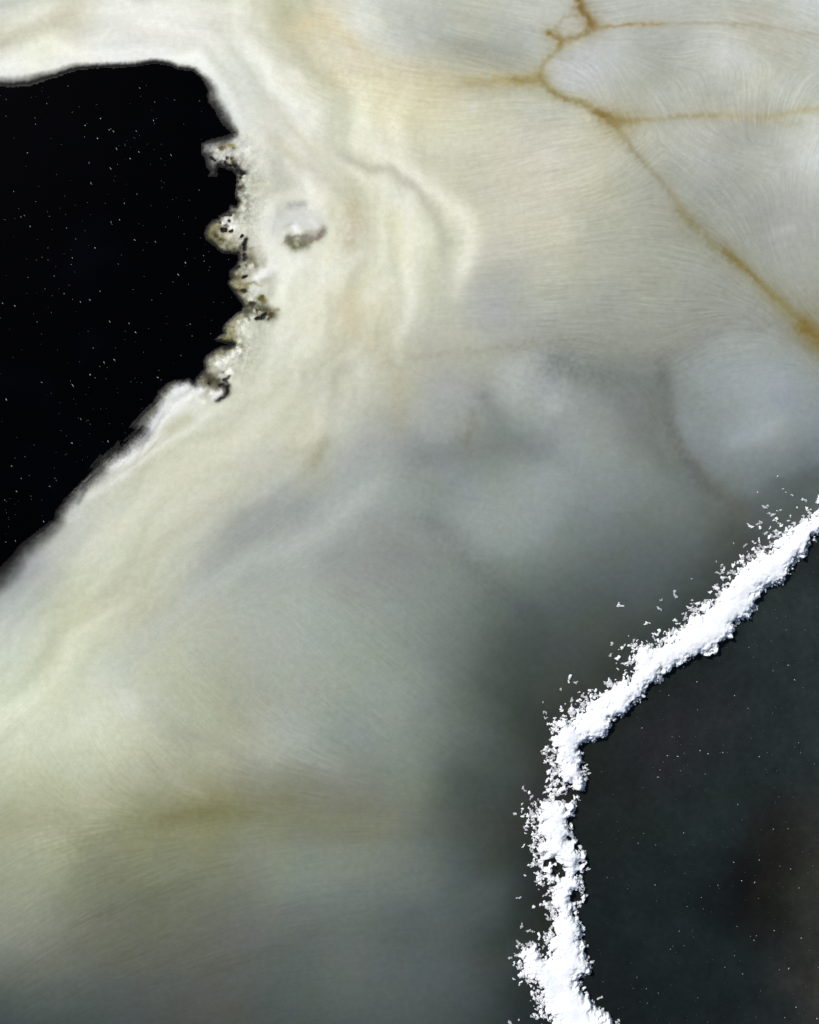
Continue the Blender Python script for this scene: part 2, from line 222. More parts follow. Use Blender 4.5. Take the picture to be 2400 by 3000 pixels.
# small marks in the foam by the pool, each a tapering stroke
W = (244, 245, 238); WH = (252, 253, 250); GR = (150, 153, 150); DKO = (52, 50, 30); OLV = (120, 116, 80); BLK = (4, 4, 4)
FOAM = [
    # curl
    (za([(300, 330), (330, 260), (480, 190), (640, 150), (780, 190), (900, 260)]), 9, (214, 216, 212), .8), (za([(290, 360), (380, 400), (520, 450), (680, 420), (840, 370)]), 8, (206, 208, 202), .8),
    (za([(400, 340), (460, 250), (520, 220)]), 6, W, .7), (za([(370, 440), (350, 540), (400, 650), (430, 760)]), 12, (84, 86, 84), .9), (za([(400, 480), (470, 520)]), 5, BLK, .95),
    (za([(480, 560), (450, 640)]), 6, (120, 122, 118), .5), (za([(520, 600), (600, 560)]), 7, (96, 98, 95), .6),
    (za([(560, 320), (640, 275), (760, 270), (800, 310)]), 6, (150, 142, 104), .9), (za([(550, 330), (620, 300)]), 4, DKO, .5), (za([(375, 290), (378, 296)]), 4, GR, .7), (za([(480, 400), (490, 404)]), 4, GR, .6), (za([(770, 315), (790, 318)]), 3, OLV, .7),
    (za([(670, 475), (672, 478)]), 5, DKO, .9), (za([(755, 500), (765, 540)]), 8, (70, 66, 40), .85), (za([(690, 540), (720, 590)]), 5, (150, 148, 130), .6),
    (za([(630, 540), (660, 600), (740, 620)]), 5, BLK, .95), (za([(800, 600), (850, 640), (880, 720), (960, 750)]), 9, BLK, 1.), (za([(900, 700), (930, 740)]), 6, BLK, 1.),
    (za([(640, 640), (760, 690), (830, 770)]), 3.5, (110, 112, 106), .9), (za([(955, 790), (965, 800)]), 6, (226, 226, 212), .9), (za([(900, 800), (905, 815)]), 4, (40, 38, 24), .8),
    (za([(930, 960), (900, 970)]), 6, DKO, .8), (za([(860, 1000), (940, 1030)]), 5, (80, 78, 52), .7), (za([(900, 860), (890, 910)]), 5, (170, 168, 148), .6),
    (za([(960, 340), (1010, 360)]), 6, W, .7), (za([(1050, 430), (1180, 500), (1250, 600)]), 10, (226, 226, 206), .6), (za([(1040, 60), (1180, 160), (1300, 260)]), 14, (230, 229, 212), .5),
    (za([(1060, 930), (1220, 920), (1370, 930)]), 7, (222, 222, 202), .7), (za([(1370, 930), (1250, 1020), (1120, 1130)]), 7, (226, 226, 206), .7), (za([(1050, 860), (1250, 880)]), 7, (182, 182, 156), .6), (za([(1120, 1010), (1230, 980)]), 8, (190, 190, 166), .5),
    (za([(1420, 900), (1250, 1100), (1140, 1220)]), 8, (194, 194, 172), .5), (za([(870, 1100), (930, 1160)]), 9, (170, 170, 158), .5), (za([(980, 560), (900, 620)]), 9, (176, 176, 162), .4),
    # feather above the round clump
    (za([(560, 1440), (680, 1400), (800, 1400)]), 5, (62, 62, 56), .8), (za([(620, 1450), (740, 1440)]), 4, (20, 20, 16), .8), (za([(720, 1300), (730, 1350)]), 4, (140, 142, 142), .7), (za([(790, 1290), (780, 1340)]), 4, (140, 142, 140), .7),
    # round clump
    (zb([(420, 110), (470, 300), (620, 430), (780, 470)]), 26, (136, 131, 102), .8), (zb([(330, 180), (400, 320)]), 22, (112, 104, 70), .7),
    (zb([(900, 560), (860, 720), (780, 900)]), 22, (126, 124, 102), .65), (zb([(1040, 560), (1120, 720)]), 20, (148, 146, 122), .55), (zb([(800, 1000), (860, 1150), (920, 1300)]), 18, (150, 146, 112), .6),
    (zc([(620, 830), (600, 1050)]), 20, (150, 150, 130), .55), (zc([(500, 1110), (600, 1250), (800, 1300)]), 24, (84, 80, 58), .75),
    (zb([(380, 80), (340, 230), (450, 330)]), 26, (116, 108, 72), .85), (zb([(480, 20), (420, 110)]), 8, (150, 144, 112), .5), (zb([(470, 370), (600, 470), (760, 480)]), 12, (112, 110, 84), .6),
    (za([(620, 1560), (660, 1540)]), 8, WH, .95), (za([(740, 1620), (790, 1640)]), 9, WH, 1.), (za([(700, 1535), (705, 1540)]), 5, BLK, .95), (za([(550, 1570), (552, 1575)]), 4, DKO, .85), (za([(600, 1690), (640, 1685)]), 6, BLK, .95),
    (zb([(590, 150), (640, 130)]), 6, BLK, .95), (zb([(720, 170), (760, 160)]), 5, (24, 22, 12), .9), (zb([(480, 230), (490, 240)]), 6, DKO, .9), (zb([(560, 290), (610, 310)]), 5, (60, 56, 34), .8), (zb([(650, 65), (660, 70)]), 5, (70, 68, 50), .8),
    (zb([(670, 230), (700, 230)]), 7, (214, 212, 192), .8), (zb([(540, 190), (620, 260)]), 6, (190, 186, 158), .6), (zb([(900, 250), (930, 235)]), 4, BLK, .9), (zb([(840, 390), (940, 310), (990, 270)]), 5, (206, 205, 190), .8), (zb([(640, 360), (820, 380)]), 7, (178, 176, 152), .6),
    (zb([(600, 430), (640, 460)]), 5, (190, 190, 178), .6), (zb([(560, 410), (590, 420)]), 5, (170, 170, 160), .5),
    # neck and middle clumps
    (zb([(990, 300), (965, 380), (970, 470)]), 6, BLK, .95), (zb([(960, 380), (940, 370)]), 6, BLK, .8), (zb([(900, 420), (930, 490)]), 6, (74, 74, 62), .7), (zb([(960, 560), (985, 600), (950, 640)]), 7, BLK, .98), (zb([(890, 560), (880, 640)]), 4, (128, 130, 122), .8),
    (zb([(1050, 600), (1080, 650)]), 9, (110, 106, 76), .7), (zb([(1100, 700), (1150, 740)]), 7, (124, 122, 92), .7), (zb([(1030, 520), (1040, 560)]), 8, (140, 140, 124), .6),
    (zb([(840, 780), (870, 765)]), 5, BLK, .9), (zb([(790, 790), (830, 800)]), 6, (40, 40, 30), .7), (zb([(1060, 750), (1090, 745)]), 6, (236, 236, 228), .85), (zb([(980, 740), (985, 745)]), 4, (86, 84, 66), .7), (zb([(880, 830), (1000, 860), (1080, 820)]), 8, (196, 196, 184), .5),
    (zb([(770, 890), (830, 940)]), 9, (72, 66, 36), .8), (zb([(860, 930), (890, 950)]), 7, (132, 124, 82), .6), (zb([(940, 930), (980, 920)]), 6, BLK, .95), (zb([(820, 870), (850, 850)]), 4, (176, 176, 164), .6),
    (zb([(1180, 960), (1300, 880), (1430, 800)]), 13, WH, 1.), (zb([(1320, 860), (1440, 800)]), 15, WH, 1.), (zb([(1280, 700), (1300, 600), (1240, 500)]), 10, (160, 161, 144), .6), (zb([(1330, 960), (1250, 1010)]), 10, (176, 177, 160), .6),
    (zb([(1450, 900), (1400, 1050), (1380, 1200)]), 16, (178, 180, 164), .6), (zb([(900, 1060), (1000, 1040), (1120, 1030), (1220, 1080)]), 4, (122, 114, 68), .85), (zb([(970, 1080), (1010, 1090)]), 6, (110, 100, 48), .8), (zb([(790, 1060), (900, 1110)]), 13, (176, 172, 136), .8),
    (zb([(800, 1160), (900, 1170), (980, 1170)]), 7, (74, 68, 34), .9), (zb([(930, 1170), (980, 1165)]), 6, (26, 24, 10), .95), (zb([(1120, 1120), (1180, 1120), (1100, 1260), (1050, 1300)]), 15, (224, 227, 216), .85), (zb([(900, 1260), (960, 1330), (990, 1450)]), 9, (146, 146, 126), .7),
    (zb([(1230, 1290), (1280, 1330)]), 9, (98, 92, 46), .95), (zb([(1260, 1265), (1262, 1270)]), 5, (84, 78, 36), .9), (zb([(1140, 1380), (1220, 1370)]), 4, (216, 218, 206), .9), (zb([(1080, 1390), (1110, 1390)]), 7, (36, 32, 18), .9), (zb([(1000, 1350), (1060, 1400)]), 5, (96, 94, 72), .6),
    (zb([(1030, 1500), (1160, 1470), (1300, 1500), (1400, 1560)]), 17, (58, 54, 34), .9), (zb([(1060, 1610), (1110, 1620)]), 9, (222, 224, 212), .95), (zb([(1120, 1490), (1130, 1510)]), 5, (200, 200, 186), .9), (zb([(1220, 1530), (1270, 1550)]), 5, (170, 168, 146), .9),
    (zb([(1160, 1640), (1200, 1630)]), 7, BLK, .95), (zb([(1260, 1610), (1310, 1560)]), 8, BLK, .95), (zb([(1360, 1530), (1400, 1500)]), 5, (108, 102, 72), .9), (zb([(1340, 1610), (1345, 1612)]), 5, (210, 208, 190), .9), (zb([(1410, 1540), (1400, 1600), (1350, 1640)]), 4, (62, 56, 26), .9), (zb([(1420, 1500), (1520, 1480)]), 4, (150, 144, 104), .8),
    (zb([(1010, 1600), (1030, 1640)]), 5, (90, 88, 66), .7), (zb([(1150, 1430), (1200, 1460)]), 4, (150, 150, 132), .6),
    # olive lobe and lower clump
    (zc([(1080, 120), (960, 280), (980, 400), (1000, 520)]), 16, (142, 138, 98), .85), (zc([(1060, 300), (1060, 520)]), 9, (176, 174, 144), .6), (zc([(770, 540), (900, 560), (1020, 570)]), 7, (120, 114, 70), .8), (zc([(1000, 610), (1070, 630)]), 4, (16, 14, 6), .9),
    (zc([(950, 690), (1010, 670)]), 8, (42, 38, 18), .9), (zc([(870, 770), (930, 760)]), 8, (96, 94, 70), .7), (zc([(710, 820), (715, 830)]), 6, (74, 72, 50), .8), (zc([(620, 900), (680, 980), (700, 900)]), 12, (164, 164, 144), .5), (zc([(800, 960), (960, 900), (1080, 800), (1150, 740)]), 12, (238, 239, 228), .9), (zc([(720, 780), (660, 860)]), 9, (166, 166, 148), .5),
    (zc([(680, 1080), (840, 1100)]), 10, (160, 160, 144), .5), (zc([(880, 1100), (890, 1104)]), 4, (110, 110, 96), .7), (zc([(520, 1100), (640, 1170)]), 9, (64, 60, 36), .8), (zc([(450, 1250), (560, 1280), (640, 1230)]), 13, (92, 88, 62), .85), (zc([(440, 1330), (540, 1350)]), 6, (24, 22, 12), .9), (zc([(655, 1290), (662, 1294)]), 6, BLK, .95),
    (zc([(700, 1240), (800, 1330), (900, 1350)]), 12, (56, 54, 40), .85), (zc([(740, 1280), (780, 1340)]), 5, (108, 106, 88), .6), (zc([(840, 1330), (880, 1310)]), 7, (16, 16, 10), .9), (zc([(970, 1100), (1000, 1060)]), 7, WH, 1.), (zc([(960, 1120), (1040, 1110)]), 6, W, .9), (zc([(830, 1160), (920, 1170)]), 7, (204, 204, 192), .7),
    (zc([(920, 1220), (990, 1175)]), 6, BLK, .98), (zc([(935, 1260), (940, 1270)]), 6, BLK, .9), (zc([(1030, 1230), (1110, 1280)]), 12, (228, 228, 210), .8), (zc([(960, 1330), (955, 1420), (900, 1500), (820, 1560), (760, 1555)]), 8, BLK, 1.), (zc([(940, 1440), (920, 1460)]), 10, BLK, 1.), (zc([(880, 1250), (950, 1310)]), 3, (130, 130, 118), .8),
    (zc([(680, 1440), (760, 1480), (840, 1440)]), 10, (246, 247, 242), .95), (zc([(720, 1540), (740, 1480)]), 8, (240, 241, 236), .8), (zc([(600, 1380), (620, 1420)]), 6, (150, 148, 130), .6), (zc([(420, 1470), (560, 1460)]), 9, (176, 176, 162), .6),
    # feathery white tongue
    (dk([(405, 815), (378, 832), (348, 866), (318, 902), (292, 935), (262, 962)]), 24, (236, 238, 239), .8), (dk([(420, 850), (370, 870), (330, 915)]), 20, (228, 229, 222), .6),
    (zc([(340, 1250), (200, 1330), (60, 1400)]), 13, (242, 244, 246), .85), (zc([(520, 1400), (350, 1440), (280, 1520), (180, 1600), (60, 1680)]), 13, (250, 251, 248), .85), (zc([(440, 1550), (560, 1600)]), 7, (242, 243, 234), .7), (zc([(290, 1500), (300, 1510)]), 8, WH, .8), (zc([(330, 1400), (200, 1480), (40, 1560)]), 7, (206, 208, 208), .6),
    (dk([(360, 830), (335, 870), (310, 905), (285, 935)]), 8, (226, 228, 230), .75), (dk([(385, 850), (345, 885), (325, 925), (290, 960)]), 5, (240, 241, 238), .75), (dk([(345, 870), (325, 905), (300, 935)]), 5, (186, 188, 190), .45), (dk([(440, 870), (400, 905), (345, 935), (300, 970), (255, 1000)]), 9, (228, 229, 216), .7),
    (dk([(395, 880), (370, 895), (355, 905)]), 14, (196, 196, 170), .75), (dk([(283, 948), (262, 966), (240, 980), (225, 988)]), 8, (250, 251, 250), .95), (dk([(300, 945), (285, 975), (255, 995), (220, 1000)]), 5, (190, 192, 190), .4), (dk([(265, 1000), (220, 1025), (190, 1045)]), 11, (226, 228, 224), .6),
    (dk([(215, 985), (190, 1010), (175, 1030)]), 8, (132, 134, 136), .6), (dk([(168, 1028), (160, 1050), (155, 1065), (132, 1082)]), 3.5, (196, 202, 204), .7), (dk([(180, 1030), (165, 1060)]), 6, (110, 112, 116), .55), (dk([(175, 1086), (150, 1095)]), 5, (206, 209, 208), .5),
    # frozen bubble pocket
    (dk([(578, 448), (568, 500), (598, 545), (645, 552)]), 20, (238, 239, 230), .65), (dk([(600, 462), (642, 448), (662, 470)]), 24, (206, 208, 204), .65),
    (dk([(644, 500), (666, 494), (678, 484)]), 17, (150, 145, 128), .8), (dk([(610, 505), (622, 517), (640, 513)]), 17, (116, 117, 94), .75),
    (dk([(565, 440), (548, 480), (560, 530), (600, 570)]), 22, (238, 239, 228), .7), (dk([(560, 440), (590, 415), (630, 405), (665, 430), (690, 470), (697, 500)]), 14, (236, 236, 224), .5), (dk([(590, 470), (630, 460), (660, 470)]), 28, (214, 216, 212), .8),
    (dk([(612, 432), (640, 430)]), 9, (170, 172, 170), .7), (dk([(585, 440), (590, 455)]), 10, (196, 198, 194), .6), (dk([(620, 478), (628, 490)]), 9, (248, 249, 246), .9), (dk([(600, 492), (590, 505)]), 8, (232, 233, 226), .6), (dk([(655, 465), (670, 478)]), 7, (232, 233, 230), .7),
    (dk([(610, 508), (622, 518), (640, 512)]), 10, (104, 104, 82), .85), (dk([(622, 512), (626, 516)]), 5, (176, 176, 134), .8), (dk([(605, 500), (645, 496)]), 5, (90, 90, 72), .55), (dk([(640, 505), (668, 500), (682, 485)]), 8, (134, 128, 116), .8), (dk([(655, 508), (678, 496)]), 4, (126, 100, 86), .5),
    (dk([(650, 488), (665, 490)]), 6, (180, 178, 164), .6), (dk([(615, 470), (600, 478)]), 5, (190, 192, 190), .6), (dk([(580, 470), (575, 490)]), 6, (202, 203, 196), .5), (dk([(700, 490), (705, 520), (690, 545)]), 6, (232, 226, 196), .5)]
FLOW = """0,40,-12;200,60,-14;400,90,4;600,60,12;800,80,22;1000,90,14;1100,120,18;900,170,6;750,180,8;1000,240,-4;1100,300,-14;1250,280,-10;1200,400,-14;1100,480,-12;1300,400,-28;1350,330,-40
1250,520,-4;1400,520,6;1450,460,20;1300,600,0;1450,600,10;1550,620,26;1640,690,38;1200,680,-4;1400,680,2;1500,680,-18;1420,740,-35;1300,720,14;1620,720,14
1600,520,72;1700,560,62;1560,420,64;1640,440,80;1700,400,95;1450,350,40;1500,300,24;1600,320,5;1600,280,85;1350,200,58;1300,180,70;1450,200,64;1380,140,20;1500,205,80;1580,205,92;1650,200,110;1700,180,130;1450,110,-12;1350,100,4;1550,60,16;1650,70,18;1700,120,28;1300,30,-10;1400,30,-14;1100,40,14
650,500,80;800,450,75;700,350,38;560,200,48;550,700,-60;700,750,-70;850,700,-15;500,900,-38;300,1000,-40;100,1250,-40;600,1000,-40;300,1250,-38;450,1150,-38;700,1150,-36;900,850,40;1100,850,30;1200,950,-10;1000,1050,10
1500,850,-12;1650,880,-20;1350,880,60;1450,1000,48;1000,1200,40;1150,1250,40;900,1250,40;700,1300,42;800,1400,40;600,1450,42;800,1550,32;400,1500,46;250,1550,58;150,1640,52;300,1640,40;450,1640,26;650,1660,14;950,1600,26;900,1700,4;200,1740,-6;450,1720,-6;50,1450,-40;150,1400,-38
150,1830,-22;350,1820,-18;550,1800,-12;750,1800,-6;950,1800,0;100,1950,-34;300,1920,-26;500,1920,-18;700,1920,-8;100,2080,-30;300,2060,-20;600,2050,-10;900,2000,0;1000,1900,-30"""
# strength of the fibres: x, y, fine fibres, broad streaks
FIB = """0,0,.1,.6;300,60,.06,.6;600,60,.35,.6;800,150,.6,.7;1000,80,.6,.8;1100,250,.9,.6;1300,450,1,.5;1500,600,1,.4;1300,650,1,.5;1150,600,.9,.6;1600,500,.7,.4;1600,350,.8,.5;1550,200,1.1,.5;1400,150,.7,.5;1700,60,.8,.5
900,500,.12,.3;700,400,.05,.3;600,700,.05,.4;500,950,.06,.35;200,1200,.08,.4;900,700,.2,.3;1050,800,.2,.3;1200,900,.12,.2;1600,850,.12,.2;1000,1100,.15,.3;800,1300,.42,.3;900,1400,.42,.3;600,1500,.65,.3;300,1600,.75,.4;200,1450,.12,.25;1150,1400,.12,.2;400,1700,.6,.45;200,1850,.8,.5;500,1900,.65,.35;800,1900,.2,.3;300,2080,.35,.4;900,2100,.12,.2;1450,750,.8,.4;1650,650,.8,.3"""

def parse(s): return np.array([[float(v) for v in p.split(',')] for line in s.strip().split('\n') for p in line.strip().split(';')])

def lic(theta, noise, n, step):
    H, Wd = theta.shape
    cx, cy = np.cos(theta), np.sin(theta)
    acc = noise.copy(); yy, xx = np.mgrid[0:H, 0:Wd].astype(np.float32); wsum = 1.0
    for sgn in (1, -1):
        px, py = xx.copy(), yy.copy()
        for k in range(n):
            ix = np.clip(px + .5, 0, Wd - 1).astype(np.int32); iy = np.clip(py + .5, 0, H - 1).astype(np.int32)
            px = px + sgn * step * cx[iy, ix]; py = py + sgn * step * cy[iy, ix]
            ix = np.clip(px + .5, 0, Wd - 1).astype(np.int32); iy = np.clip(py + .5, 0, H - 1).astype(np.int32)
            w = 0.5 + 0.5 * math.cos(math.pi * k / n)
            acc += w * noise[iy, ix]; wsum += w
    acc /= wsum
    acc -= acc.mean()
    return acc / (acc.std() + 1e-9)

def stroke(C, X, Y, pts, w, col, s, prof=2.0, taper=False):
    """lay one soft mark into the colour field, only where it reaches"""
    xs = [p[0] for p in pts]; ys = [p[1] for p in pts]; r = w * 3.2 + 26
    jj = np.where((X[0] > min(xs) - r) & (X[0] < max(xs) + r))[0]; ii = np.where((Y[:, 0] > min(ys) - r) & (Y[:, 0] < max(ys) + r))[0]
    if len(jj) == 0 or len(ii) == 0: return
    sl = (slice(ii[0], ii[-1] + 1), slice(jj[0], jj[-1] + 1))
    return sl

def ice_colour(X, Y, fibres=True, Lgiven=None):
    """sRGB 0..255 colour of the milky ice and its opacity over the pool"""
    f32 = np.float32; X = X.astype(f32); Y = Y.astype(f32)
    n1 = fbm(X, Y, 300, 3, 1); n2 = fbm(X, Y, 300, 3, 2)
    n3 = fbm(X, Y, 70, 3, 3); n4 = fbm(X, Y, 70, 3, 4)
    n5 = fbm(X, Y, 16, 2, 5); n6 = fbm(X, Y, 16, 2, 6)
    wx = X + 38 * n1 + 14 * n3; wy = Y + 38 * n2 + 14 * n4
    B = parse(BASE)
    V = B[:, 2:].copy(); hi = sstep(90, 150, V.mean(1)); V[:, 2] -= 1 * hi; V[:, 1] += 1
    C = mq(B[:, :2] * K, V, wx, wy)
    X1, Y1 = X + 12 * n3 + 3 * n5, Y + 12 * n4 + 3 * n6
    Lout = None
    if fibres and Lgiven is None:
        F = parse(FLOW); a = np.radians(F[:, 2])
        T = mq(F[:, :2] * K, np.stack([np.cos(2 * a), np.sin(2 * a)], 1), X, Y, c=40)
        th = 0.5 * np.arctan2(T[..., 1], T[..., 0]) + 0.10 * n3 + .05 * n1
        A = parse(FIB); A = np.clip(mq(A[:, :2] * K, A[:, 2:], X, Y), 0, 1.3)
        rng = np.random.RandomState(7)
        nz = rng.randn(*X.shape).astype(f32)
        fine = lic(th, nz, 9, 1.0)
        nz2 = gnoise(X / 8., Y / 8., 91).astype(f32)
        mid = lic(th, nz2, 9, 2.0)
        nz3 = gnoise(X / 55., Y / 55., 92).astype(f32)
        broad = lic(th, nz3, 12, 4.0)
    dsoft = -poly_sd(X + 34 * n1 + 4 * n3, Y + 34 * n2 + 4 * n4, dk([(-1600, 240), (0, 179), (160, 145), (325, 131), (405, 150), (445, 212), (488, 300), (500, 430), (500, 560), (495, 660), (465, 740), (410, 800), (330, 850), (216, 966), (117, 1090), (0, 1203), (-200, 1380), (-1600, 2500)]))
    ang_ = np.arctan2(Y - 860, X - 330)
    rw = fbm(dsoft + 80 * n1 + 6 * n3, ang_ * 120., 92, 2, 61, .5)
    rw2 = fbm(dsoft + 60 * n2 + 5 * n4, ang_ * 70. + 40, 34, 1, 62)
    rmask = sstep(-10, 40, dsoft) * sstep(760, 330, dsoft) * sstep(1750, 1300, Y + .35 * X)
    rmask = np.maximum(rmask * (.35 + .65 * sstep(1500, 1100, X)), .55 * sstep(-10, 40, dsoft) * sstep(700, 200, dsoft) * sstep(1100, 800, X))
    C += (rmask * (rw * 40 + rw2 * 8 + 1))[..., None] * np.array([1., 1., 1.1], f32) + rmask[..., None] * np.array([6., 7., 10.], f32)
    for pts, w, col, s in BANDS:
        pts = dk(pts); w *= K * 1.15; sl = stroke(C, X, Y, pts, w, col, s)
        if sl is None: continue
        d, t = seg_dist(X1[sl], Y1[sl], pts)
        end = sstep(0, .12, t) * sstep(1, .88, t) * .55 + .45
        m = (s * end * np.exp(-(d / w) ** 2))[..., None]
        C[sl] = C[sl] * (1 - m) + np.array(col, f32) * m
    for cx, cy, rx, ry, amp_, sh in ((1600, 868, 200, 158, 9, .13), (1115, 825, 78, 80, 7, .34), (935, 862, 84, 52, 5, .45), (1200, 890, 120, 66, 5, .45), (1010, 1062, 175, 112, 6, .40), (1245, 1010, 150, 70, 4, .45)):
        q = np.hypot((X1 + 26 * n3 + 60 * n1 - cx * K) / (rx * K), (Y1 + 26 * n4 + 60 * n2 - cy * K) / (ry * K))
        C += (amp_ * sstep(1 + sh, 1 - sh, q) * (.35 + .65 * np.clip(q, 0, 1)) - amp_ * .4 * np.exp(-((q - 1.15) / .16) ** 2))[..., None] * np.array([.92, 1., 1.04], f32)
    for (cx, cy), (rx, ry), ang, col in CELLS:
        cx *= K; cy *= K; rx *= K; ry *= K
        sl = stroke(C, X, Y, [(cx, cy)], max(rx, ry), col, 1)
        if sl is None: continue
        dx, dy = X[sl] + 6 * n5[sl] - cx, Y[sl] + 6 * n6[sl] - cy
        u = dx * math.cos(ang) + dy * math.sin(ang); v = -dx * math.sin(ang) + dy * math.cos(ang)
        q = np.sqrt((u / rx) ** 2 + (v / ry) ** 2)
        rad = gnoise(np.arctan2(v, u) * 7, q * 2.0 + n5[sl], 55)
        m = (sstep(1.08, .86, q) * .85)[..., None]
        C[sl] = C[sl] * (1 - m) + (np.array(col, f32) + (rad * 9 * q)[..., None]) * m
    for pts, w, col, s in VEINS:
        gm = sum(col) / 3.0; col = tuple(gm + (c - gm) * .80 for c in col)
        pts = dk(pts); w0, w1 = (w, w) if not isinstance(w, tuple) else w; w0 *= K * 1.12; w1 *= K * 1.12; sl = stroke(C, X, Y, pts, max(w0, w1) * 3.4, col, s)
        if sl is None: continue
        d, t = seg_dist(X[sl] + 5 * n3[sl] + 5 * n5[sl], Y[sl] + 5 * n4[sl] + 5 * n6[sl], pts)
        br = 1 + .45 * n5[sl] + .35 * n3[sl]; w = w0 + (w1 - w0) * t
        end = sstep(0, .06, t) * sstep(1, .94, t) * .3 + .7 if max(w0, w1) < 20 else 1.0
        m = np.clip(s * end * (.58 * np.exp(-(d / (w * 1.1)) ** 2) + .24 * np.exp(-(d / (w * 2.2)) ** 2) + .16 * np.exp(-(d / (w * 5.0)) ** 2)) * br, 0, 1)[..., None]
        C[sl] = C[sl] * (1 - m) + np.array(col, f32) * m
    if fibres:
        amp = 0.35 + 0.65 * np.clip(C.mean(-1) / 200., .25, 1)
        if Lgiven is None:
            patch = np.clip(.75 + 1.1 * fbm(X, Y, 120, 2, 77), .15, 1.6)
            L = (fine * 2.6 * A[..., 0] * (.35 + .65 * patch) + mid * 2.5 * A[..., 0] * patch + mid * 1.2 * A[..., 1] + broad * 3.2 * A[..., 1] * patch)
        else: L = Lgiven
        Lout = L; L = L * amp
        C += L[..., None] * np.array([1.0, 1.0, 1.06], f32)
        C += ((fbm(X, Y, 26, 3, 70) * 4.0 + fbm(X, Y, 105, 3, 73) * 9.0 * sstep(1250, 1900, X) * sstep(1150, 700, Y)) * amp)[..., None]
        C[..., 2] += fbm(X, Y, 140, 3, 71) * 4.5; C[..., 0] += fbm(X, Y, 160, 3, 72) * 2.5
    # pool edge: how far the milk reaches
    ex, ey = X + 3.2 * n5 + 5 * n3 * 0, Y + 3.2 * n6
    nf = fbm(X, Y, 7, 2, 8); nf2 = fbm(X, Y, 7, 2, 9)
    feather = np.exp(-((X - 330) / 240.) ** 2 - ((Y - 1290) / 170.) ** 2)
    d = -poly_sd(ex + nf * (2.2 + 5 * feather), ey + nf2 * (2.2 + 5 * feather), POOL)
    w = 7 + 17 * np.exp(-((X - 0) / 190.) ** 2 - ((Y - 1690) / 170.) ** 2) + 9 * np.exp(-((X - 60) / 200.) ** 2 - ((Y - 240) / 70.) ** 2) + 20 * feather + 15 * np.exp(-((X - 640) / 50.) ** 2 - ((Y - 340) / 110.) ** 2) + 8 * sstep(1350, 1600, Y)
    w = np.where(X < -60, 60, w)
    foamz = sstep(150, 20, d) * np.exp(-((X - 690) / 130.) ** 2) * sstep(380, 440, Y) * sstep(1190, 1120, Y)
    # marbling inside the foam
    q1 = fbm(X + 22 * n5, Y + 22 * n6, 20, 3, 12); q2 = np.abs(fbm(X + 18 * n6, Y + 18 * n5, 26, 3, 13))
    C += (foamz * (q1 * 30 - sstep(.10, .0, q2) * 18 + sstep(.05, 0, np.abs(q1 - .12)) * 12 + 2))[..., None]
    pk = sstep(1.15, .6, np.hypot((X - 880) / 92., (Y - 655) / 88.))
    C += (pk * (fbm(X, Y, 30, 3, 17) * 26 + fbm(X, Y, 11, 2, 18) * 16))[..., None]
    rim = foamz * np.exp(-np.clip(d, 0, None) / 26.) * np.clip(.5 + 1.5 * n3 + .9 * n5, 0, 1)
    m = np.clip(.85 * rim, 0, .85)[..., None]
    C = C * (1 - m) + np.array((134, 129, 94), f32) * m
    fa = math.radians(-47); fu = X * math.cos(fa) + Y * math.sin(fa); fv = -X * math.sin(fa) + Y * math.cos(fa)
    streak = fbm(fu + 10 * n3, fv * 8.0 + 26 * n3, 95, 4, 15)
    fz = np.exp(-((X - 400) / 210.) ** 2 - ((Y - 1270) / 150.) ** 2) * sstep(120, 30, d)
    C += (fz * streak * 46)[..., None]
    for pts, wd, col, s in FOAM:
        wd = wd * K * (.78 if sum(col) > 60 or len(pts) == 1 else .62); sl = stroke(C, X, Y, pts, wd, col, s)
        if sl is None: continue
        dd, t = seg_dist(X[sl] + 4.0 * n5[sl] + 2.2 * nf[sl], Y[sl] + 4.0 * n6[sl] + 2.2 * nf2[sl], pts); long_ = math.hypot(pts[-1][0] - pts[0][0], pts[-1][1] - pts[0][1]) > 16
        m = ((s * np.exp(-.9 * (dd / wd) ** 2) if (long_ or wd > 8) else s * sstep(1.6, .25, dd / wd)) * (1 + .25 * nf[sl] + .3 * n5[sl]) * (1 + 1.1 * streak[sl] * fz[sl]))[..., None]
        m = np.clip(m, 0, 1)
        C[sl] = C[sl] * (1 - m) + np.array(col, f32) * m
    tex = foamz * sstep(70, 20, d)
    C *= (1 - tex * (.06 - .40 * fbm(X + 5 * nf, Y + 5 * nf2, 15, 3, 19)))[..., None]
    C += (foamz * (fbm(X, Y, 9, 2, 14) * 10))[..., None]
    op = sstep(-.35, 1.0, (d + 26 * feather * streak) / w) * np.clip(.45 + .55 * sstep(0, 2.2, d / w), 0, 1)
    op *= 1 - .35 * sstep(2.5, .5, d / w) * np.clip(.5 + n3 * 1.4, 0, 1)
    C = np.clip(C, 2, 254) * op[..., None]
    return C, op, d, foamz, Lout
# ---------------------------------------------------------------- END FIELDS
# ---------------------------------------------------------------- materials
def new_mat(name):
    m = bpy.data.materials.new(name); m.use_nodes = True
    nt = m.node_tree; b = nt.nodes['Principled BSDF']
    return m, nt, b

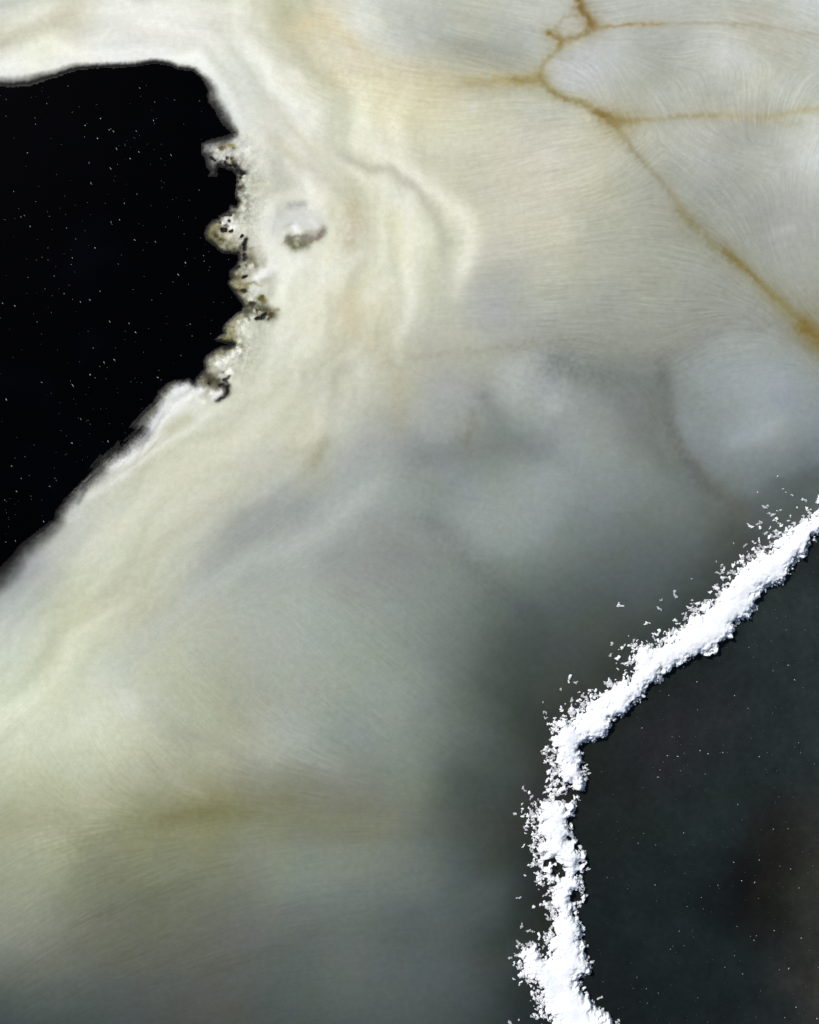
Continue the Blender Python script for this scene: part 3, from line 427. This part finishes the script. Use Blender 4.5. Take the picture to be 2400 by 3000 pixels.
def ice_material(name, rough, spec, grain, bump):
    """ice whose milkiness comes from the mesh's own colour layer, with node-made grain and pitting on top"""
    m, nt, b = new_mat(name)
    N, L = nt.nodes, nt.links
    at = N.new('ShaderNodeAttribute'); at.attribute_name = 'milk'; at.attribute_type = 'GEOMETRY'
    tc = N.new('ShaderNodeTexCoord')
    n1 = N.new('ShaderNodeTexNoise'); n1.inputs['Scale'].default_value = 620; n1.inputs['Detail'].default_value = 3; n1.inputs['Roughness'].default_value = .75
    n2 = N.new('ShaderNodeTexNoise'); n2.inputs['Scale'].default_value = 120; n2.inputs['Detail'].default_value = 3
    L.new(tc.outputs['Object'], n1.inputs['Vector']); L.new(tc.outputs['Object'], n2.inputs['Vector'])
    add = N.new('ShaderNodeMath'); add.operation = 'MULTIPLY_ADD'; L.new(n2.outputs['Fac'], add.inputs[0]); add.inputs[1].default_value = .45; L.new(n1.outputs['Fac'], add.inputs[2])
    mr = N.new('ShaderNodeMapRange'); L.new(add.outputs[0], mr.inputs['Value'])
    mr.inputs['From Min'].default_value = .42; mr.inputs['From Max'].default_value = 1.03; mr.inputs['To Min'].default_value = 1 - grain; mr.inputs['To Max'].default_value = 1 + grain
    mul = N.new('ShaderNodeMix'); mul.data_type = 'RGBA'; mul.blend_type = 'MULTIPLY'; mul.inputs['Factor'].default_value = 1.0; mul.clamp_result = False
    cmb = N.new('ShaderNodeCombineColor')
    for k in range(3): L.new(mr.outputs['Result'], cmb.inputs[k])
    L.new(at.outputs['Color'], mul.inputs['A']); L.new(cmb.outputs['Color'], mul.inputs['B'])
    L.new(mul.outputs['Result'], b.inputs['Base Color'])
    b.inputs['Roughness'].default_value = rough; b.inputs['IOR'].default_value = 1.31; b.inputs['Specular IOR Level'].default_value = spec
    bp = N.new('ShaderNodeBump'); bp.inputs['Strength'].default_value = bump; bp.inputs['Distance'].default_value = .0006
    L.new(add.outputs[0], bp.inputs['Height']); L.new(bp.outputs['Normal'], b.inputs['Normal'])
    return m

M_MILK = ice_material('milky_ice', .42, .30, .15, .25)
M_FOAM = ice_material('frozen_foam', .55, .30, .09, .5)
M_DARK = ice_material('dark_ice', .36, .22, .30, .2)

M_BLACK, nt, b = new_mat('black_ice')
tc = nt.nodes.new('ShaderNodeTexCoord'); nz = nt.nodes.new('ShaderNodeTexNoise'); nz.inputs['Scale'].default_value = 9; nz.inputs['Detail'].default_value = 5
cr = nt.nodes.new('ShaderNodeValToRGB'); cr.color_ramp.elements[0].position = .5; cr.color_ramp.elements[0].color = (.0002, .0002, .0003, 1); cr.color_ramp.elements[1].position = .75; cr.color_ramp.elements[1].color = (.0007, .0008, .0022, 1)
nt.links.new(tc.outputs['Object'], nz.inputs['Vector']); nt.links.new(nz.outputs['Fac'], cr.inputs['Fac']); nt.links.new(cr.outputs['Color'], b.inputs['Base Color'])
b.inputs['Roughness'].default_value = .12; b.inputs['IOR'].default_value = 1.31; b.inputs['Specular IOR Level'].default_value = .10

def snow_material(name, col, thin=0.0):
    m, nt, b = new_mat(name)
    N, L = nt.nodes, nt.links
    tc = N.new('ShaderNodeTexCoord')
    n1 = N.new('ShaderNodeTexNoise'); n1.inputs['Scale'].default_value = 260; n1.inputs['Detail'].default_value = 4; n1.inputs['Roughness'].default_value = .7
    L.new(tc.outputs['Object'], n1.inputs['Vector'])
    cr = N.new('ShaderNodeValToRGB'); e = cr.color_ramp.elements
    e[0].position = .3; e[0].color = tuple(c * .86 for c in col) + (1,); e[1].position = .6; e[1].color = tuple(col) + (1,)
    L.new(n1.outputs['Fac'], cr.inputs['Fac']); L.new(cr.outputs['Color'], b.inputs['Base Color'])
    b.inputs['Roughness'].default_value = .8; b.inputs['Specular IOR Level'].default_value = .2
    if not thin:
        b.inputs['Subsurface Weight'].default_value = .7; b.inputs['Subsurface Radius'].default_value = (1, 1, 1); b.inputs['Subsurface Scale'].default_value = .004
    bp = N.new('ShaderNodeBump'); bp.inputs['Strength'].default_value = .35; bp.inputs['Distance'].default_value = .001
    L.new(n1.outputs['Fac'], bp.inputs['Height']); L.new(bp.outputs['Normal'], b.inputs['Normal'])
    if thin:
        tr = N.new('ShaderNodeBsdfTransparent'); mx = N.new('ShaderNodeMixShader'); out = N['Material Output']
        mx.inputs['Fac'].default_value = thin
        L.new(b.outputs['BSDF'], mx.inputs[1]); L.new(tr.outputs['BSDF'], mx.inputs[2]); L.new(mx.outputs['Shader'], out.inputs['Surface'])
    return m
M_SNOW = snow_material('snow', (.91, .93, .95))
M_THIN = snow_material('thin_wet_snow', (.86, .875, .89), .55)
M_SPECK = snow_material('frost_grain', (.85, .88, .92))

# ---------------------------------------------------------------- mesh helpers
def W3(x, y, z): return np.stack([(x - 1200) * S, (1500 - y) * S, z], -1)

def lin(c):
    c = np.clip(c / 255.0, 0, 1)
    return np.where(c <= .04045, c / 12.92, ((c + .055) / 1.055) ** 2.4)

def mesh_obj(name, verts, quads, mat, colour=None, parent=None, smooth=True):
    me = bpy.data.meshes.new(name)
    nv, nf, k = len(verts), len(quads), quads.shape[1]
    me.vertices.add(nv); me.vertices.foreach_set('co', np.ascontiguousarray(verts, np.float32).ravel())
    me.loops.add(nf * k); me.loops.foreach_set('vertex_index', np.ascontiguousarray(quads, np.int32).ravel())
    me.polygons.add(nf); me.polygons.foreach_set('loop_start', np.arange(0, nf * k, k, dtype=np.int32))
    me.polygons.foreach_set('use_smooth', np.full(nf, smooth, bool))
    me.update(calc_edges=True)
    if colour is not None:
        a = me.attributes.new('milk', 'FLOAT_COLOR', 'POINT')
        c = np.ones((nv, 4), np.float32); c[:, :3] = colour
        a.data.foreach_set('color', c.ravel())
    me.materials.append(mat)
    o = bpy.data.objects.new(name, me); COL.objects.link(o)
    if parent: o.parent = parent
    return o

def grid_part(name, P, colour, cellmask, mat, parent=None):
    """the cells of a plan grid that a mask keeps, as one mesh"""
    H, Wd = P.shape[:2]
    idx = np.arange(H * Wd).reshape(H, Wd)
    q = np.stack([idx[1:, :-1], idx[1:, 1:], idx[:-1, 1:], idx[:-1, :-1]], -1)[cellmask]
    used = np.unique(q); remap = np.full(H * Wd, -1, np.int64); remap[used] = np.arange(len(used))
    return mesh_obj(name, P.reshape(-1, 3)[used], remap[q], mat, None if colour is None else colour.reshape(-1, 3)[used], parent)

def cell(a): return (a[1:, 1:] + a[1:, :-1] + a[:-1, 1:] + a[:-1, :-1]) * .25

MID = dk([(3400, -420), (1900, 950), (1725, 1095), (1670, 1150), (1610, 1200), (1560, 1260), (1500, 1320), (1420, 1370), (1340, 1430), (1260, 1510), (1200, 1550), (1200, 1620), (1194, 1680),
          (1172, 1720), (1180, 1800), (1195, 1880), (1190, 1950), (1185, 2020), (1180, 2060), (1220, 2156), (1300, 2300), (1420, 2500), (2400, 4200)])
DARKSIDE = MID + [(9000, 6200), (9000, -900)]

def ice_height(X, Y, C, op, d, foamz):
    lum = C.mean(-1)
    near = sstep(170, 60, d) * sstep(1500, 1000, X)
    dip = (1 - sstep(0, 80, lum)) * near
    lump = foamz * (.0010 + .0008 * fbm(X, Y, 26, 2, 21) + .0002 * fbm(X, Y, 9, 2, 22)) * sstep(30, 150, lum)
    roll = .0006 * fbm(X, Y, 260, 2, 23) + .00015 * fbm(X, Y, 40, 2, 24)
    return (roll + lump - .0009 * dip).astype(np.float32)

# ---------------------------------------------------------------- the ice
big = 14.0
black = mesh_obj('black_ice', np.array([(-big, -big, -.0017), (big, -big, -.0017), (big, big, -.0017), (-big, big, -.0017)]), np.array([[0, 1, 2, 3]]), M_BLACK)
tag(black, 'clear pitch-black ice of the open pool at left, dusted with tiny grains', 'ice', kind='structure')

xs = np.arange(-90, 2491, 3.0); ys = np.arange(-90, 3091, 3.0)
X, Y = np.meshgrid(xs, ys); X = X.astype(np.float32); Y = Y.astype(np.float32)
C, op, dpool, foamz, LF = ice_colour(X, Y)
Z = ice_height(X, Y, C, op, dpool, foamz)
P = W3(X, Y, Z)
albedo = np.clip(lin(C) / IRR, 0, .92)
side = poly_sd(X, Y, DARKSIDE)
keep = (cell(op) > .004) & (cell(side) < 14)
cX, cY = cell(X), cell(Y)
# the foam by the pool is laid on a finer grid
FX0, FX1, FY0, FY1 = 150, 1050, 378, 1440
keep &= ~((cX > FX0) & (cX < FX1) & (cY > FY0) & (cY < FY1))
fx = np.arange(FX0, FX1 + .1, 1.5); fy = np.arange(FY0, FY1 + .1, 1.5)
XF, YF = np.meshgrid(fx, fy); XF = XF.astype(np.float32); YF = YF.astype(np.float32)
gi, gj = (YF + 90) / 3.0, (XF + 90) / 3.0
i0, j0 = gi.astype(int), gj.astype(int); wi, wj = gi - i0, gj - j0
LFF = LF[i0, j0] * (1 - wi) * (1 - wj) + LF[i0 + 1, j0] * wi * (1 - wj) + LF[i0, j0 + 1] * (1 - wi) * wj + LF[i0 + 1, j0 + 1] * wi * wj
CF, opF, dF, fzF, _ = ice_colour(XF, YF, True, LFF)
PF = W3(XF, YF, ice_height(XF, YF, CF, opF, dF, fzF))
albF = np.clip(lin(CF) / IRR, 0, .92)
keepF = cell(opF) > .004
cXF, cYF = cell(XF), cell(YF)

# pieces that stand out of the sheet: foam clumps on the pool's edge, the bubble pocket, the stained veins and pale cells
PIECES = [
    ('foam_curl', za([(150, 100), (720, 60), (930, 260), (880, 400), (700, 460), (620, 520), (560, 640), (520, 820), (250, 820)]), 'pale curled foam hook reaching out over the black pool', 'foam'),
    ('foam_clump', za([(240, 1760), (300, 1500), (420, 1380), (720, 1240), (860, 1260), (900, 1500), (940, 1760)]) + zb([(960, 250), (900, 420), (860, 560), (560, 560), (240, 300), (240, 190)]), 'round olive-edged foam clump pitted with small black holes', 'foam'),
    ('foam_clump', zb([(860, 600), (1180, 560), (1200, 780), (1060, 960), (1240, 1060), (1180, 1340), (980, 1360), (900, 1380), (640, 1060), (680, 800)]), 'cream and olive foam clump just under the round pitted one', 'foam'),
    ('foam_clump', zb([(960, 1380), (1300, 1240), (1360, 1400), (1540, 1440), (1460, 1620), (1330, 1670), (1020, 1680), (920, 1500)]), 'dark olive pocket of broken foam with white flecks', 'foam'),
    ('foam_clump', zc([(500, 860), (700, 680), (1060, 640), (1200, 720), (1060, 940), (1060, 1130), (980, 1180), (900, 1230), (640, 1180), (480, 1140)]), 'smooth pale foam lobe above the white fringe', 'foam'),
    ('foam_clump', zc([(360, 1180), (640, 1190), (900, 1240), (950, 1330), (900, 1560), (700, 1560), (600, 1400), (420, 1380)]), 'dark crumbly foam clump with a white knob beside a black crescent hole', 'foam'),
    ('foam_fringe', dk([(420, 800), (350, 795), (300, 850), (270, 905), (200, 960), (190, 1010), (240, 1015), (300, 985), (360, 935), (400, 900), (440, 865), (445, 845)]), 'feathery bright white foam fringe along the lower pool edge', 'foam'),
    ('bubble_pocket', dk([(560, 440), (590, 412), (632, 402), (672, 428), (698, 470), (704, 505), (690, 532), (650, 540), (610, 540), (575, 510), (556, 475)]), 'oval pocket of frozen bubbles with a dark olive eye', 'bubbles')]
taken = np.zeros_like(keep); takenF = np.zeros_like(keepF)
nF = cell(fbm(XF, YF, 22, 2, 33))
piece_objs = []
for nm, poly, label, cat in PIECES:
    m = keepF & ~takenF & (poly_sd(cXF, cYF, poly) + 5 * nF > 0)
    takenF |= m
    o = grid_part(nm, PF, albF, m, M_FOAM)
    tag(o, label, cat, 'foam along the edge of the black pool' if cat == 'foam' else None)
    piece_objs.append(o)
milky = tag(bpy.data.objects.new('milky_ice', None), 'streaked milky cream and grey ice filling most of the view', 'ice', kind='structure'); COL.objects.link(milky)
vein = np.full(X.shape, 0, np.float32)
for pts, w, col, s in VEINS[:22]:
    if isinstance(w, tuple): w = w[0]
    d_, t_ = seg_dist(X + 5 * fbm(X, Y, 70, 3, 3) , Y, dk(pts)); vein = np.maximum(vein, np.exp(-(d_ / (w * K * 1.2)) ** 2) * s)
vm = keep & ~taken & (cell(vein) > .33); taken |= vm
o = grid_part('stained_vein', P, albedo, vm, M_MILK, milky); o['label'] = 'branching amber stained vein at upper right'
for (cx, cy), (rx, ry), ang, col in CELLS[:3]:
    cm = keep & ~taken & (((cX - cx * K) / (rx * K)) ** 2 + ((cY - cy * K) / (ry * K)) ** 2 < 1); taken |= cm
    grid_part('pale_cell', P, albedo, cm, M_MILK, milky)
grid_part('milky_sheet', P, albedo, keep & ~taken, M_MILK, milky)
grid_part('marbled_sheet', PF, albF, keepF & ~takenF, M_MILK, milky)
# the same ice going on outside the frame, coarser
xo = np.arange(-2640, 5041, 30.0); yo = np.arange(-2640, 5641, 30.0)
XO, YO = np.meshgrid(xo, yo); XO = XO.astype(np.float32); YO = YO.astype(np.float32)
CO, oo, do_, fo, _ = ice_colour(XO, YO, False)
PO = W3(XO, YO, ice_height(XO, YO, CO, oo, do_, fo) - .0005)
ko = (cell(oo) > .004) & (cell(poly_sd(XO, YO, DARKSIDE)) < 14) & ~((cell(XO) > -60) & (cell(XO) < 2460) & (cell(YO) > -60) & (cell(YO) < 3060))
grid_part('outer_sheet', PO, np.clip(lin(CO) / IRR, 0, .9), ko, M_MILK, milky)

# dark ice beyond the snow
DK = """1725,1150,34,40,41;1640,1290,44,54,55;1560,1330,34,41,42;1450,1420,30,36,37;1350,1490,33,38,38;1260,1590,30,36,35;1240,1800,28,34,34;1300,1950,26,34,36;1270,2080,24,30,31;1400,1600,37,40,44
1400,1750,30,38,38;1400,1950,28,37,40;1400,2100,24,32,34;1500,1500,38,42,45;1500,1650,32,40,40;1530,1760,33,44,46;1580,1860,19,20,20;1550,2000,27,35,36;1500,2120,26,33,34;1650,1450,36,46,48;1700,1400,38,47,49
1600,1600,34,42,44;1700,1600,38,46,48;1640,1720,32,36,35;1690,1750,38,41,39;1715,1860,48,51,46;1645,1875,36,39,34;1720,1950,44,47,45;1650,2030,36,40,40;1720,2080,52,53,50;1620,2130,30,37,39;1600,1760,26,27,26;1590,1920,20,22,21"""
xd = np.arange(1400, 2521, 5.0); yd = np.arange(1200, 3121, 5.0)
def dark_ice(xv, yv, z, nm, parent, hole=None):
    XD, YD = np.meshgrid(xv, yv); XD = XD.astype(np.float32); YD = YD.astype(np.float32)
    D = parse(DK)
    wx = XD + 60 * fbm(XD, YD, 160, 4, 41); wy = YD + 60 * fbm(XD, YD, 160, 4, 42)
    CD = mq(D[:, :2] * K, D[:, 2:], wx, wy)
    CD *= (1 + .16 * fbm(XD, YD, 90, 4, 43) + .10 * fbm(XD, YD, 22, 3, 44))[..., None]
    k = cell(poly_sd(XD, YD, DARKSIDE)) > -14
    if hole: k &= ~((cell(XD) > hole[0]) & (cell(XD) < hole[1]) & (cell(YD) > hole[2]) & (cell(YD) < hole[3]))
    return grid_part(nm, W3(XD, YD, np.full_like(XD, z)), np.clip(lin(np.clip(CD, 6, 255)) / IRR * DARK_GAIN, 0, .9), k, M_DARK, parent)
DARK_GAIN = np.array([1.04, .99, .95])
dark = dark_ice(xd, yd, -.0002, 'dark_ice', None)
tag(dark, 'smooth charcoal grey ice at lower right beyond the snow line', 'ice', kind='structure')
dark_ice(np.arange(300, 5041, 40.0), np.arange(-2640, 5641, 40.0), -.0006, 'outer_sheet', dark, (1440, 2480, 1240, 3080))

# ---------------------------------------------------------------- snow
UPPER = dk([(3300, -330), (1900, 900), (1790, 1010), (1725, 1064), (1706, 1076), (1712, 1092), (1689, 1099), (1645, 1131), (1616, 1152), (1587, 1178), (1566, 1196), (1540, 1216), (1519, 1242), (1510, 1262), (1479, 1277), (1452, 1303), (1441, 1324), (1409, 1341), (1374, 1362), (1334, 1368),
            (1329, 1394), (1331, 1424), (1291, 1441), (1286, 1458), (1256, 1465), (1233, 1478), (1226, 1501), (1201, 1516), (1174, 1520), (1170, 1541), (1163, 1561), (1160, 1576), (1170, 1591), (1177, 1616), (1180, 1641), (1178, 1664), (1190, 1660),
            (1194, 1648), (1206, 1660), (1229, 1661), (1234, 1638), (1232, 1616), (1221, 1606), (1226, 1586), (1227, 1564), (1256, 1555), (1280, 1545), (1288, 1521), (1316, 1503), (1333, 1483), (1356, 1466), (1361, 1441), (1388, 1434), (1401, 1411), (1432, 1400), (1455, 1388), (1470, 1379), (1505, 1375), (1511, 1356), (1537, 1341),
            (1549, 1315), (1576, 1301), (1590, 1263), (1613, 1236), (1649, 1225), (1660, 1201), (1677, 1178), (1695, 1169), (1703, 1146), (1718, 1129), (1725, 1123), (1800, 1060), (1920, 950), (3340, -300)])
LOWER = dk([(1140, 1688), (1156, 1686), (1178, 1688), (1191, 1694), (1204, 1688), (1209, 1676), (1213, 1680), (1212, 1698), (1203, 1728), (1204, 1748), (1211, 1766), (1226, 1786), (1232, 1822), (1222, 1850), (1230, 1870), (1236, 1885), (1224, 1898), (1213, 1907), (1212, 1917), (1224, 1945), (1223, 1975), (1232, 2000), (1244, 2035), (1242, 2047), (1223, 2048),
            (1218, 2065), (1238, 2090), (1256, 2117), (1270, 2122), (1293, 2156), (1400, 2290), (1540, 2500), (2600, 4300), (2540, 4340), (1440, 2530), (1260, 2310), (1161, 2156), (1146, 2112), (1131, 2075), (1106, 2042), (1093, 2022), (1101, 1997), (1126, 1992), (1146, 2007), (1164, 2000), (1153, 1987), (1166, 1962),
            (1168, 1920), (1158, 1900), (1161, 1875), (1150, 1840), (1136, 1822), (1143, 1800), (1128, 1786), (1143, 1766), (1128, 1750), (1138, 1733), (1125, 1720)])
HOLES = dk([(1176, 1830), (1165, 1812), (1150, 1815), (1219, 1882), (1216, 1895), (1222, 1815), (1219, 1838), (1164, 1860), (1155, 1920), (1150, 1950), (1198, 1764), (1172, 1835)])
HOLE_R = [17, 11, 10, 14, 11, 6, 6, 8, 11, 15, 7, 10]

def snow_sd(Xg, Yg, poly):
    e = poly_sd(Xg + 4.5 * fbm(Xg, Yg, 26, 2, 51) , Yg + 4.5 * fbm(Xg, Yg, 26, 2, 52), poly)
    e = e + 14 * fbm(Xg, Yg, 34, 2, 53) + 12 * fbm(Xg, Yg, 13, 2, 54) + 5 * fbm(Xg, Yg, 5, 2, 55) + 0
    for (hx, hy), hr in zip(HOLES, HOLE_R):
        e = np.minimum(e, np.hypot(Xg - hx, Yg - hy) - hr * (1 + .9 * fbm(Xg, Yg, 12, 2, 56)))
    return e

# grain shapes
def grain_shape(seed, sub=1):
    bm = bmesh.new(); bmesh.ops.create_icosphere(bm, subdivisions=sub, radius=1.0)
    rnd = random.Random(seed); ax = [rnd.uniform(.7, 1.25), rnd.uniform(.65, 1.15), rnd.uniform(.6, .95)]
    v = []
    off = rnd.uniform(0, 100)
    for p in bm.verts:
        k = 1 + .42 * math.sin(p.co.x * 3.1 + off) * math.sin(p.co.y * 2.7 + off * 1.7) + .13 * rnd.uniform(-1, 1)
        v.append((p.co.x * ax[0] * k, p.co.y * ax[1] * k, p.co.z * ax[2] * k))
    f = [[q.index for q in fc.verts] for fc in bm.faces]
    bm.free()
    return np.array(v, np.float32), np.array(f, np.int64)
GR1 = [grain_shape(s_, 2) for s_ in range(14)]
GR0 = [grain_shape(s_ + 50, 1) for s_ in range(6)]

def joined_grains(name, recs, mat, shapes, parent=None):
    """recs: (x, y, z, radius, turn, stretch)"""
    V, F = [], []; n = 0
    for i, (x, y, z, r, a, st) in enumerate(recs):
        v, f = shapes[i % len(shapes)]
        ca, sa = math.cos(a), math.sin(a)
        lx = v[:, 0] * r * st; ly = v[:, 1] * r / math.sqrt(st)
        V.append(np.stack([(x - 1200 + lx * ca - ly * sa) * S, (1500 - y + lx * sa + ly * ca) * S, z + v[:, 2] * r * S / math.sqrt(st)], -1)); F.append(f + n); n += len(v)
    return mesh_obj(name, np.concatenate(V), np.concatenate(F), mat, None, parent, smooth=True)

def ridge(label, poly, x0, x1, y0, y1, H, step=2.0):
    root = tag(bpy.data.objects.new('snow_ridge', None), label, 'snow'); COL.objects.link(root)
    root['group'] = 'snow lying along the edge of the dark ice'
    gx = np.arange(x0, x1, step); gy = np.arange(y0, y1, step)
    Xg, Yg = np.meshgrid(gx, gy); Xg = Xg.astype(np.float32); Yg = Yg.astype(np.float32)
    e = snow_sd(Xg, Yg, poly)
    e = e - 15 * sstep(.02, .30, fbm(Xg, Yg, 48, 2, 58)) * np.exp(-np.clip(e, 0, None) / 22.0)
    k = cell(e) > 0
    h = H * (1 - np.exp(-np.clip(e, 0, None) / 10.0)) * (.90 + .16 * fbm(Xg, Yg, 80, 2, 61))
    rough = np.exp(-np.clip(e, 0, None) / 16.0)
    h = h + sstep(0, 10, e) * (.06 + .5 * rough) * (.0010 * fbm(Xg, Yg, 14, 2, 62) + .0007 * fbm(Xg, Yg, 6, 2, 63))
    rim = np.zeros(Xg.shape, bool)
    full = np.zeros((Xg.shape[0] + 1, Xg.shape[1] + 1), bool); full[1:-1, 1:-1] = k
    allin = full[1:, 1:] & full[1:, :-1] & full[:-1, 1:] & full[:-1, :-1]
    z = np.where(allin, .0012 + np.clip(h, 0, None), -.004)
    body = grid_part('drift', W3(Xg, Yg, z), None, k, M_SNOW, root)
    # grains along its edges, in small chains and clusters
    rnd = np.random.RandomState(int(x0) % 1000 + 5)
    n = int((x1 - x0) * (y1 - y0) / 6.0)
    px = rnd.uniform(x0, x1, n).astype(np.float32); py = rnd.uniform(y0, y1, n).astype(np.float32)
    ee = poly_sd(px, py, poly); q = fbm(px, py, 40, 2, 66) + .55 * fbm(px, py, 13, 2, 67)
    left = poly_sd(px, py, DARKSIDE) < 0
    u = rnd.rand(n)
    p = np.where(ee > 0, .46 * np.exp(-ee / 7.5),
                 np.where(left, .34 * np.exp(ee / 12.0) * sstep(-.45, .15, q) + .24 * np.exp(ee / 27.) * sstep(.0, .34, q) + .007 * np.exp(ee / 50.), .34 * np.exp(ee / 4.0) * sstep(-.35, .25, q)))
    for (hx, hy), hr in zip(HOLES, HOLE_R): p = np.where(np.hypot(px - hx, py - hy) < hr * .8, p * .10, p)
    sel = np.where(u < p * .36)[0]
    rec_s, rec_t, loose = [], [], []
    for i in sel:
        cx_, cy_ = px[i], py[i]; chain = rnd.randint(1, 6) if ee[i] < 0 else rnd.randint(1, 3)
        thin = rnd.rand() < (.55 if ee[i] < 16 else .2)
        dirn = rnd.uniform(0, 6.28)
        for c_ in range(chain):
            r = (1.5 + 3.1 * rnd.rand() ** 2.0) * (1.25 if c_ == 0 else .9)
            if ee[i] > 2: zz = .0008 + H * (1 - math.exp(-ee[i] / 10.0)) * rnd.uniform(.5, .9)
            else: zz = r * S * .5
            rec = (cx_, cy_, zz, r, rnd.uniform(0, 6.28), rnd.uniform(1, 1.5))
            if c_ == 0 and chain <= 2 and ee[i] < -16 and r > 2.6 and 0 < cx_ < 2400 and 0 < cy_ < 3000: loose.append(rec)
            elif thin: rec_t.append(rec)
            else: rec_s.append(rec)
            dirn += rnd.uniform(-1.2, 1.2); cx_ += math.cos(dirn) * r * 1.5; cy_ += math.sin(dirn) * r * 1.5
    print('grains', len(rec_s), len(rec_t), len(loose))
    g = joined_grains('loose_grains', rec_s, M_SNOW, GR1, root); g['kind'] = 'stuff'
    g = joined_grains('thin_grains', rec_t, M_THIN, GR1, root); g['kind'] = 'stuff'
    return root, loose

r1, loose1 = ridge('long white snow ridge running up to the right edge', UPPER, 1590, 2900, 1050, 2340, .019)
r2, loose2 = ridge('crumbly white snow ridge widening toward the bottom edge', LOWER, 1490, 2240, 2310, 3560, .019)
print('loose', len(loose1), len(loose2))
# single crumbs lying free on the ice
shared = []
for v, f in GR1:
    me = bpy.data.meshes.new('snow_crumb'); me.from_pydata([tuple(p) for p in v.astype(float)], [], [list(map(int, q)) for q in f]); me.materials.append(M_SNOW)
    for pl in me.polygons: pl.use_smooth = True
    shared.append(me)
def crumb_place(x, y, upper):
    if upper: return 'near the right end of the long upper snow ridge' if x > 2080 else 'beside the middle of the long upper snow ridge' if x > 1760 else 'beside the bent lower end of the long upper snow ridge'
    return 'by the narrow gap above the lower snow ridge' if y < 2430 else 'beside the pitted middle of the lower snow ridge' if y < 2740 else 'beside the wide bottom end of the lower snow ridge'
for part, upper in ((loose1, True), (loose2, False)):
    for i, (x, y, z, r, a, st) in enumerate(part[:140]):
        o = bpy.data.objects.new('snow_crumb', shared[i % len(shared)]); COL.objects.link(o)
        o.location = ((x - 1200) * S, (1500 - y) * S, r * S * .45); o.rotation_euler = (0, 0, a); o.scale = (r * S * st * 1.15, r * S * 1.15, r * S)
        where = crumb_place(x, y, upper)
        tag(o, 'small white snow crumb ' + where, 'snow crumb', 'snow crumbs ' + where)

# ---------------------------------------------------------------- frost grains on the black and the dark ice
rnd = random.Random(11)
pool_rec = []
tries = 0
while len(pool_rec) < 330 and tries < 9000:
    tries += 1
    x, y = rnd.uniform(-30, 720), rnd.uniform(190, 1660)
    dens = .55 + .45 * math.sin(x * .011 + 1.0) * math.sin(y * .009 + .6)
    if rnd.random() > dens: continue
    if poly_sd(np.array([[x]]), np.array([[y]]), POOL)[0, 0] < 14: continue
    big_ = rnd.random()
    r = .45 + 1.25 * big_ ** 4
    pool_rec.append((x, y, -.0015, r, R(rnd.gauss(-55, 14)), rnd.uniform(1.3, 3.2)))
o = joined_grains('frost_grains', pool_rec, M_SPECK, GR0[:3]); tag(o, 'star-like white frost grains scattered over the black pool', 'frost', kind='stuff')
dark_rec = []
while len(dark_rec) < 430:
    x, y = rnd.uniform(1640, 2430), rnd.uniform(1560, 3010)
    if poly_sd(np.array([[x]]), np.array([[y]]), DARKSIDE)[0, 0] < 70: continue
    if rnd.random() > .35 + .65 * (x - 1640) / 790: continue
    r = .42 + 1.3 * rnd.random() ** 6
    dark_rec.append((x, y, .0000, r, rnd.uniform(0, 6.28), rnd.uniform(1.0, 2.0)))
o = joined_grains('frost_grains', dark_rec, M_SPECK, GR0[:3]); tag(o, 'fine white frost grains sprinkled over the charcoal ice', 'frost', kind='stuff')
